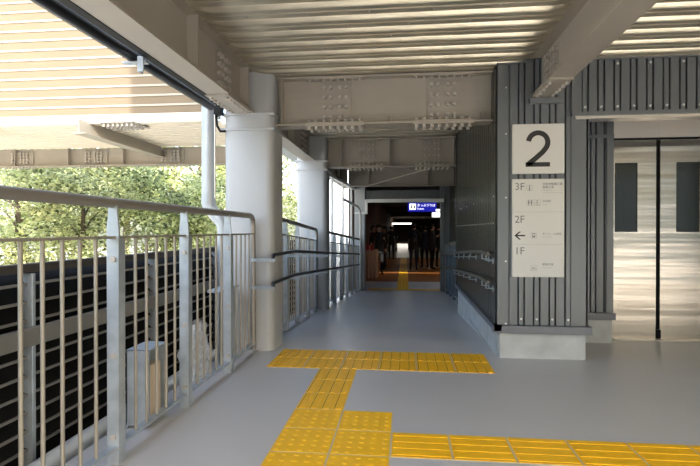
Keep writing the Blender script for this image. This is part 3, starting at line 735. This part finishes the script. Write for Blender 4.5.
mb = MB(); mb.tube([(-1.18, 9.6, 1.72), (-1.08, 11.6, 1.66), (-1.06, 11.9, 1.60), (-1.055, 12.0, 1.50), (-1.05, 12.0, -0.3)], 0.028, 8)
tag(mb.build('guard_pipe', M['white']), 'white bent guard pipe in front of the bright side window', 'pipe')
mb = MB(); mb.box(-4.0, -1.45, 22.0, 22.3, -1.6, 4.5)
for k in range(7): mb.box(-3.98 + k * 0.36, -3.66 + k * 0.36, 21.97, 22.0, -1.6, 4.5)
tag(mb.build('outer_wall', M['bluewall']), 'pale blue white panelled wall outside, seen through the bright side window', 'wall')

# white pipe header of the portal and shutter box
ph = empty('portal_header', (0, 12.35, 1.8), 'white header bar stepping down at its left end over the hall portal', 'header')
MB().bbox(-0.95, 0.93, 12.24, 12.30, 1.79, 1.875, 0.004).build('bar', M['white'], ph)
MB().bbox(-0.97, -0.90, 12.235, 12.295, 1.53, 1.86, 0.004).build('drop', M['white'], ph)
MB().bbox(-1.22, -0.90, 12.23, 12.29, 1.51, 1.56, 0.004).build('arm', M['white'], ph)
mb = MB(); mb.box(-0.96, 0.85, 12.36, 12.5, 1.88, 2.09)
for k in range(12): mb.tube([(-0.9 + k * 0.16, 12.33, 1.89), (-0.82 + k * 0.16, 12.33, 2.06)], 0.012, 6); 
tag(mb.build('shutter_box', M['clad']), 'dark lattice shutter box above the white portal header', 'shutter')
mb = MB(); mb.tube([(-0.88, 11.17, 2.085), (0.44, 7.98, 2.10)], 0.011, 6)
tag(mb.build('brace_rod', M['paint']), 'thin diagonal brace rod under the corridor ceiling', 'rod')

# ================================================================== HALL THINGS
bs = empty('hanging_sign', (0.55, 16, 1.85), 'blue lit hanging ticket sign with a white pictogram in the hall', 'sign')
MB().bbox(0.10, 1.01, 16.0, 16.08, 1.70, 1.985, 0.005).build('panel', M['bluesign'], bs)
MB().bbox(0.15, 0.35, 15.995, 16.01, 1.76, 1.95, 0.002).build('pictogram_panel', M['litwhite'], bs)
mb = MB()
for dx in (-0.045, 0.05): mb.tube([(0.25 + dx, 15.994, 1.90), (0.25 + dx, 15.99, 1.90)], 0.018, 8); mb.box(0.25 + dx - 0.024, 0.25 + dx + 0.024, 15.99, 15.994, 1.80, 1.88)
mb.build('pictogram', M['ink'], bs)
text('きっぷうりば', 0.385, 1.865, 0.095, M['litwhite'], bs, y=15.996)
text('Tickets', 0.385, 1.765, 0.075, M['litwhite'], bs, y=15.996)
mb = MB(); mb.tube([(0.2, 16.04, 1.985), (0.2, 16.04, 2.75)], 0.012, 6); mb.tube([(0.9, 16.04, 1.985), (0.9, 16.04, 2.75)], 0.012, 6); mb.build('hanger', M['black'], bs)
ws = empty('notice_panel', (0.93, 15, 1.6), 'small white lit notice panels under the blue hanging sign', 'sign')
MB().bbox(0.80, 1.07, 15.0, 15.04, 1.50, 1.635, 0.003).build('panel', M['litwhite'], ws)
MB().bbox(0.91, 1.07, 15.0, 15.04, 1.67, 1.735, 0.003).build('panel', M['litwhite'], ws)
MB().bbox(0.935, 0.95, 15.005, 15.035, 1.5, 2.75, 0.002).build('hanger', M['black'], ws)
lt = empty('ceiling_light', (-0.4, 52, 1.78), 'white fluorescent light strip far down the hall', 'light')
MB().bbox(-1.55, 0.7, 52, 52.3, 1.72, 1.84, 0.01).build('diffuser', M['lamp'], lt)
MB().bbox(-1.6, 0.75, 51.98, 52.32, 1.84, 1.95, 0.01).build('housing', M['hallceil'], lt)
MB().bbox(-0.45, -0.4, 52.1, 52.15, 1.95, 2.75, 0.005).build('hanger', M['hallceil'], lt)
pl = bpy.data.lights.new('hall_tube', 'AREA'); pl.energy = 160; pl.shape = 'RECTANGLE'; pl.size = 2.2; pl.size_y = 0.25; pl.color = (1, 0.93, 0.82)
po = bpy.data.objects.new('hall_tube', pl); po.location = (-0.4, 52.15, 1.70); COL.objects.link(po); po['kind'] = 'helper'
for i, (x, lab) in enumerate(((-0.75, 'pale ticket gate unit in the distance left of the tactile line'), (0.45, 'pale ticket gate unit in the distance right of the tactile line'))):
    g = empty('ticket_gate', (x, 36, -0.36), lab, 'ticket gate', 'ticket gates at the far end of the hall')
    MB().bbox(x - 0.2, x + 0.2, 36, 37.8, -0.36, 0.62, 0.03).build('body', M['white'], g)
    MB().bbox(x - 0.22, x + 0.22, 35.95, 37.85, 0.62, 0.68, 0.02).build('top_panel', M['ssframe'], g)
for (lx, ly) in ((2.6, 18), (1.5, 24), (2.6, 31)):  # added fill lights without fittings, lifting the dark hall
    q_ = bpy.data.lights.new('hall_fill', 'AREA'); q_.energy = 7; q_.size = 0.9; q_.color = (1, 0.85, 0.65)
    o_ = bpy.data.objects.new('hall_fill', q_); o_.location = (lx, ly, 2.74); COL.objects.link(o_); o_['kind'] = 'helper'
# draped stall at the left of the hall entrance
st = empty('stall_table', (-1.0, 16.0, -0.36), 'tan cloth draped stall table at the left of the hall entrance', 'table')
mb = MB()
def drape(u, v):
    a = u * 4; k = int(min(a, 3.999)); f = a - k
    cor = [(-1.22, 15.2), (-0.86, 15.2), (-0.86, 16.4), (-1.22, 16.4), (-1.22, 15.2)]
    p = Vector(cor[k]).lerp(Vector(cor[k + 1]), f); c = Vector((-1.04, 15.8)); d = (p - c).normalized()
    w_ = 0.025 * math.sin(u * 90) * (1 - v); p = p + d * (w_ + 0.03 * (1 - v))
    return (p.x, p.y, -0.34 + 0.82 * v)
mb.grid(drape, 96, 6, 0, True); mb.build('cloth', M['tan'], st)
MB().bbox(-1.22, -0.86, 15.2, 16.4, 0.48, 0.50, 0.006).build('top', M['tan'], st)
for i, (x, y, h, m, lab) in enumerate(((-1.06, 15.45, 0.16, 'red', 'red carton on the near end of the draped stall table'), (-1.04, 15.9, 0.22, 'coat_brown', 'brown carton on the draped stall table behind the red one'))):
    c = MB().bbox(x - 0.1, x + 0.1, y - 0.12, y + 0.12, 0.501, 0.50 + h, 0.004); c.bbox(x - 0.02, x + 0.02, y - 0.121, y + 0.121, 0.501, 0.5005 + h, 0.001, 1)
    tag(c.build('carton', [M[m], M['tan']]), lab, 'box')

# ---- people
def person(loc, face, label, coat, legs, pose='stand', h=1.70, hairm='hair', long=False):
    t = empty('person', loc, label, 'person', 'people standing and walking in the hall'); t.rotation_euler = (0, 0, face)
    k = h / 1.70
    V = []; E_ = []; RR = []
    def add(p, r, par=None):
        V.append(tuple(c * k for c in p)); RR.append(r * k)
        if par is not None: E_.append((par, len(V) - 1))
        return len(V) - 1
    # front is -y
    pel = add((0, 0, 0.93), 0.14); wa = add((0, 0.005, 1.08), 0.125, pel); ch = add((0, 0.0, 1.27), 0.15, wa); up = add((0, 0.012, 1.39), 0.115, ch)
    nk = add((0, 0.005, 1.475), 0.056, up); hd = add((0, -0.012, 1.55), 0.083, nk); h2 = add((0, -0.005, 1.625), 0.084, hd)
    step = {'stand': 0.02, 'walk': 0.22, 'phone': 0.02, 'carry': 0.02}[pose]
    for s in (-1, 1):
        dy = step * s
        hp = add((s * 0.09, 0, 0.86), 0.092, pel); kn = add((s * 0.10, -dy * 0.45 - 0.015, 0.49), 0.060, hp); an = add((s * 0.105, -dy * 0.9 + 0.02, 0.085), 0.040, kn)
        hl = add((s * 0.105, -dy * 0.9, 0.045), 0.042, an); add((s * 0.115, -dy * 0.9 - 0.13, 0.032), 0.034, hl)
        sh = add((s * 0.175, 0.012, 1.375), 0.068, up)
        if pose == 'phone' or (pose == 'carry' and s == 1):
            el = add((s * 0.235, 0.02, 1.12), 0.047, sh); wr = add((s * 0.13, -0.20, 1.20), 0.032, el); d = Vector((-s * 0.35, -0.5, 0.35))
        elif pose == 'walk':
            el = add((s * 0.245, 0.05 * s + 0.03, 1.10), 0.047, sh); wr = add((s * 0.25, -0.10 + 0.10 * s, 0.88), 0.032, el); d = Vector((0, -0.15, -1))
        else:
            el = add((s * 0.25, 0.03, 1.10), 0.047, sh); wr = add((s * 0.235, -0.05, 0.86), 0.032, el); d = Vector((0, -0.12, -1))
        d.normalize(); W = Vector(V[wr]) / k; side = Vector((0, -1, 0)) if abs(d.z) > 0.6 else Vector((0, 0, 1))
        pm = add(W + d * 0.06, 0.030, wr)
        cr = d.cross(side).normalized()
        for f in range(4):
            o_ = side * (0.024 - f * 0.016); L = (0.075, 0.085, 0.078, 0.06)[f]
            a = add(W + d * 0.095 + o_, 0.0095, pm); b = add(W + d * (0.095 + L * 0.55) + o_ - cr * s * 0.012, 0.0085, a); add(W + d * (0.095 + L * 0.9) + o_ - cr * s * 0.03, 0.007, b)
        a = add(W + d * 0.045 + side * 0.034, 0.011, wr); add(W + d * 0.085 + side * 0.05, 0.009, a)
    me = bpy.data.meshes.new('body'); me.from_pydata(V, E_, [])
    o = bpy.data.objects.new('body', me); COL.objects.link(o)
    md = o.modifiers.new('s', 'SKIN'); sv = me.skin_vertices[0].data if me.skin_vertices else None
    if sv is None:
        bm = bmesh.new(); bm.from_mesh(me); bm.verts.layers.skin.verify(); bm.to_mesh(me); bm.free(); sv = me.skin_vertices[0].data
    for i, r in enumerate(RR):
        sv[i].radius = (r, r * (0.72 if i in (0, 1, 2, 3) else 1)); sv[i].use_root = (i == 0)
    md.use_smooth_shade = True
    s2_ = o.modifiers.new('u', 'SUBSURF'); s2_.levels = 1; s2_.render_levels = 1
    dg = bpy.context.evaluated_depsgraph_get(); nm = bpy.data.meshes.new_from_object(o.evaluated_get(dg))
    bpy.data.objects.remove(o); 
    bm = bmesh.new(); bm.from_mesh(nm)
    def ell(c, r, mi):
        q = bmesh.ops.create_uvsphere(bm, u_segments=8, v_segments=6, radius=1)
        for v in q['verts']: v.co = Vector((c[0] + v.co.x * r[0], c[1] + v.co.y * r[1], c[2] + v.co.z * r[2])) * k
        fs = {f for v in q['verts'] for f in v.link_faces}
        for f in fs: f.material_index = mi; f.smooth = True
        return fs
    for f in bm.faces:
        c = f.calc_center_median() / k
        z = c.z; r = math.hypot(c.x, c.y)
        if z > 1.465 and abs(c.x) < 0.12: mi = 0
        elif z < 0.075: mi = 3
        elif z < 0.80 and abs(c.x) < 0.20: mi = 2
        else: mi = 1
        f.material_index = mi; f.smooth = True
    # hands are skin: faces close to the wrists and fingers
    hands = [Vector(V[i]) for i in range(len(V)) if RR[i] / k < 0.031 and V[i][2] / k > 0.5]
    for f in bm.faces:
        c = f.calc_center_median()
        if min((c - q).length for q in hands) < 0.028 * k: f.material_index = 0
    ell((0, -0.098, 1.565), (0.014, 0.022, 0.022), 0)
    for s in (-1, 1): ell((s * 0.084, 0.0, 1.572), (0.012, 0.02, 0.03), 0); ell((s * 0.032, -0.082, 1.592), (0.012, 0.008, 0.008), 4)
    ell((0, -0.086, 1.522), (0.024, 0.008, 0.006), 5)
    bm.to_mesh(nm); bm.free()
    nm.name = 'body'
    for m in (M['skin'], M[coat], M[legs], M['black'], M['eye'], M['red']): nm.materials.append(m)
    bo = bpy.data.objects.new('body', nm); COL.objects.link(bo); bo.parent = t
    mb = MB()
    def hf(p):
        if p.y < -0.03 and p.z < 0.045: p = Vector((p.x * 0.9, -0.02, p.z))
        return p
    mb.blob((0, 0.006, 1.605), 0.097, 0.108, 0.112, 0, 14, 9, hf)
    if long: mb.blob((0, 0.05, 1.50), 0.085, 0.055, 0.13, 0, 12, 8)
    mb.xf(Matrix.Scale(k, 4))
    hm = mb.build('hair', M[hairm]); hm.parent = t
    # coat skirt and hem as a part
    if legs != coat:
        mb = MB()
        def coatf(u, v):
            a = 2 * PI * u; z = 0.74 + 0.36 * v; r = 0.185 - 0.035 * v
            return (k * r * 1.05 * math.cos(a), k * (0.8 * r * math.sin(a)), k * z)
        mb.grid(coatf, 20, 5, 0, True); co = mb.build('coat_hem', M[coat]); co.parent = t
    return t
def atpx(u, y): return -y * math.tan(R(6.2)) * 0 + (u - 404.7) / 503.4 * y
person((atpx(391.5, 25.5), 25.5, -0.36), R(180), 'person in black coat walking away left of the tactile line', 'coat_black', 'trouser', 'walk', 1.68)
person((atpx(413.5, 18.6), 18.6, -0.36), R(175), 'person in black coat seen from behind just right of the tactile line', 'coat_black', 'jeans', 'phone', 1.74)
person((atpx(379.0, 16.7), 16.7, -0.36), R(20), 'person in long black coat beside the draped stall, face lit', 'coat_black', 'trouser', 'carry', 1.66, long=True)
person((atpx(373.5, 17.0), 17.0, -0.36), R(75), 'person in brown coat behind the draped stall table', 'coat_brown', 'trouser', 'stand', 1.64)
person((atpx(384.5, 18.4), 18.4, -0.36), R(-60), 'person in dark grey coat standing behind the one with the lit face', 'coat_grey', 'trouser', 'stand', 1.62, long=True)
person((atpx(424.5, 20.0), 20.0, -0.36), R(200), 'person in navy coat second in the group right of the tactile line', 'coat_navy', 'trouser', 'stand', 1.66)
person((atpx(431.5, 19.2), 19.2, -0.36), R(110), 'person in dark grey coat in the middle of the right hand group', 'coat_grey', 'trouser', 'carry', 1.70)
person((atpx(438.5, 20.4), 20.4, -0.36), R(150), 'person in black coat at the right edge of the hall group', 'coat_black', 'trouser', 'stand', 1.72)
person((atpx(419.5, 22.5), 22.5, -0.36), R(-150), 'person in brown coat half hidden behind the right hand group', 'coat_brown', 'trouser', 'stand', 1.64, long=True)
bp = empty('backpack', (atpx(413.5, 18.6), 18.6 - 0.02, 0.85), 'dark backpack worn by the person just right of the tactile line', 'backpack')
bx, by = atpx(413.5, 18.6), 18.6
MB().blob((bx, by - 0.19, 0.84), 0.15, 0.085, 0.22, 0, 14, 10).build('bag', M['coat_navy'], bp)
MB().blob((bx, by - 0.265, 0.76), 0.10, 0.03, 0.10, 0, 12, 8).build('front_pocket', M['coat_grey'], bp)

# ================================================================== TREES
random.seed(7)
def leafcloud(n, rx, rz, size, lobes, seed):
    rnd = random.Random(seed); m = MB()
    L = [(Vector((rnd.uniform(-0.75, 0.75) * rx, rnd.uniform(-0.75, 0.75) * rx, rnd.uniform(-0.8, 0.8) * rz)), rnd.uniform(0.32, 0.5)) for _ in range(lobes)]
    vs = []; fs = []
    for i in range(n):
        c, s = L[rnd.randrange(lobes)]
        d = Vector((rnd.gauss(0, 1), rnd.gauss(0, 1), rnd.gauss(0, 1))).normalized() * (rnd.random() ** 0.35)
        p = c + Vector((d.x * rx * s, d.y * rx * s, d.z * rz * s * 0.75))
        a = Vector((rnd.gauss(0, 1), rnd.gauss(0, 1), rnd.gauss(0, 0.6))).normalized(); b = a.cross(Vector((rnd.gauss(0, .5), rnd.gauss(0, .5), 1))).normalized()
        q = size * rnd.uniform(0.6, 1.3); w_ = q * 0.34
        k = len(vs)
        vs += [p - a * q * 0.5, p + b * w_, p + a * q * 0.5, p - b * w_]; fs.append((k, k + 1, k + 2, k + 3))
    m.add(vs, fs); return m
protos = {}
def tree(x, y, h, rx, kind, label, zg=-1.6, rot=0.0, nm='tree', cat='tree', grp='trees beyond the louvre fence'):
    key = kind
    t = empty(nm, (x, y, zg), label, cat, grp)
    if key not in protos:
        me1 = leafcloud(6500 if kind != 'leaf2' else 5200, 1.0, 1.0, 0.078, 24, hash(kind) % 97 if False else {'leaf1': 3, 'leaf2': 5, 'leaf3': 9}[kind]).build('crown', M[kind])
        m = MB(); rnd = random.Random(len(protos)); m.tube([(0, 0, -1.9), (0.03, 0.02, -1.0), (-0.02, 0.03, -0.2), (0.02, 0, 0.6)], [0.085, 0.07, 0.05, 0.02], 10)
        for b in range(9):
            a = rnd.uniform(0, 2 * PI); z0 = rnd.uniform(-0.9, 0.3); L = rnd.uniform(0.4, 0.8)
            m.tube([(0, 0.02, z0), (L * 0.5 * math.cos(a), L * 0.5 * math.sin(a), z0 + 0.25), (L * math.cos(a), L * math.sin(a), z0 + 0.4)], [0.03, 0.018, 0.007], 6)
        me2 = m.build('trunk', M['bark'])
        protos[key] = (me1, me2); c1, c2 = me1, me2
    else:
        c1, c2 = protos[key][0].copy(), protos[key][1].copy(); COL.objects.link(c1); COL.objects.link(c2)
    for c in (c1, c2):
        c.parent = t; c.location = (0, 0, h - rx * 1.0); c.rotation_euler = (0, 0, rot)
        c.scale = (rx, rx, rx)
    c2.scale = (rx * 0.8, rx * 0.8, (h - rx) / 1.9)
spots = [
    (-9.9, 14.6, 5.0, 1.9, 'leaf1', 'olive green tree seen through the near end of the railing'),
    (-7.4, 15.4, 4.8, 1.7, 'leaf3', 'dark leaved tree behind the first railing posts'),
    (-13.6, 16.5, 5.6, 2.3, 'leaf2', 'yellow green tree at the outer edge beyond the louvre fence'),
    (-11.6, 20.0, 7.0, 2.6, 'leaf1', 'tall olive tree standing behind the nearer dark leaved tree'),
    (-5.2, 14.6, 4.4, 1.5, 'leaf2', 'bright yellow green tree left of the grey downpipe'),
    (-8.2, 19.4, 6.6, 2.3, 'leaf2', 'tall yellow green tree rising behind the grey downpipe'),
    (-16.0, 22.0, 7.6, 2.9, 'leaf3', 'dark tall tree at the back under the far girder'),
    (-5.6, 18.8, 5.8, 1.9, 'leaf2', 'sunny tree seen between the first and second columns'),
    (-7.4, 23.9, 7.0, 2.4, 'leaf1', 'tall pale tree behind the sunny one between the columns'),
    (-20.5, 25.0, 8.4, 3.2, 'leaf1', 'large olive tree at the far left behind the other trees'),
    (-12.6, 26.5, 8.4, 3.0, 'leaf2', 'large yellow green tree at the back in the middle of the grove'),
]
for i, (x, y, h, rx, kd, lab) in enumerate(spots): tree(x, y, h, rx, kd, lab, rot=i * 1.3)
for i, (x, y, h, rx, kd, lab) in enumerate((
    (-11.9, 13.6, 2.5, 1.25, 'leaf1', 'low olive shrub behind the near end of the louvre fence'),
    (-9.3, 12.9, 2.3, 1.15, 'leaf3', 'low dark shrub under the first trees past the fence'),
    (-7.0, 13.2, 2.5, 1.25, 'leaf1', 'low olive shrub between the second and third railing posts'),
    (-4.9, 12.6, 2.4, 1.15, 'leaf2', 'low bright shrub beside the foot of the grey downpipe'),
    (-14.6, 14.4, 2.6, 1.3, 'leaf3', 'low dark shrub at the outer end of the row'))):
    tree(x, y, h, rx, kd, lab, rot=2 + i * 0.9, nm='shrub', cat='shrub', grp='low shrubs along the louvre fence')

# ================================================================== LIGHT, WORLD, CAMERA
SUN_EL = R(32)        # direction towards the sun: from behind the camera, on the right
sd = Vector((math.cos(SUN_EL) * 0.30, -math.cos(SUN_EL) * 0.954, math.sin(SUN_EL)))
sl = bpy.data.lights.new('sun', 'SUN'); sl.energy = 4.0; sl.angle = R(0.55); sl.color = (1.0, 0.95, 0.86)
so = bpy.data.objects.new('sun', sl); so.rotation_euler = sd.to_track_quat('Z', 'Y').to_euler(); so.location = (6, -10, 12); COL.objects.link(so)
wd = bpy.data.worlds.new('sky'); scene.world = wd; wd.use_nodes = True; nt = wd.node_tree
bg = nt.nodes['Background']; sk = nt.nodes.new('ShaderNodeTexSky'); sk.sky_type = 'NISHITA'; sk.sun_disc = False
sk.sun_elevation = SUN_EL; sk.sun_rotation = math.atan2(sd.x, sd.y); sk.air_density = 1.2; sk.dust_density = 2.5; sk.ozone_density = 1.0
nt.links.new(sk.outputs['Color'], bg.inputs['Color']); bg.inputs['Strength'].default_value = 0.42

cam = bpy.data.cameras.new('camera'); cam.lens = 503.4 / 700 * 36; cam.sensor_width = 36; cam.clip_end = 300
co = bpy.data.objects.new('camera', cam); co.location = (0, 0, 1.12); co.rotation_euler = (R(90) - 0.0059, 0, R(6.2)); COL.objects.link(co)
scene.camera = co
scene.view_settings.view_transform = 'Standard'; scene.view_settings.look = 'None'; scene.view_settings.gamma = 1
scene.view_settings.exposure = 1.02
scene.cycles.use_denoising = True
scene.cycles.max_bounces = 10; scene.cycles.diffuse_bounces = 6; scene.cycles.transparent_max_bounces = 12
scene.cycles.sample_clamp_indirect = 8
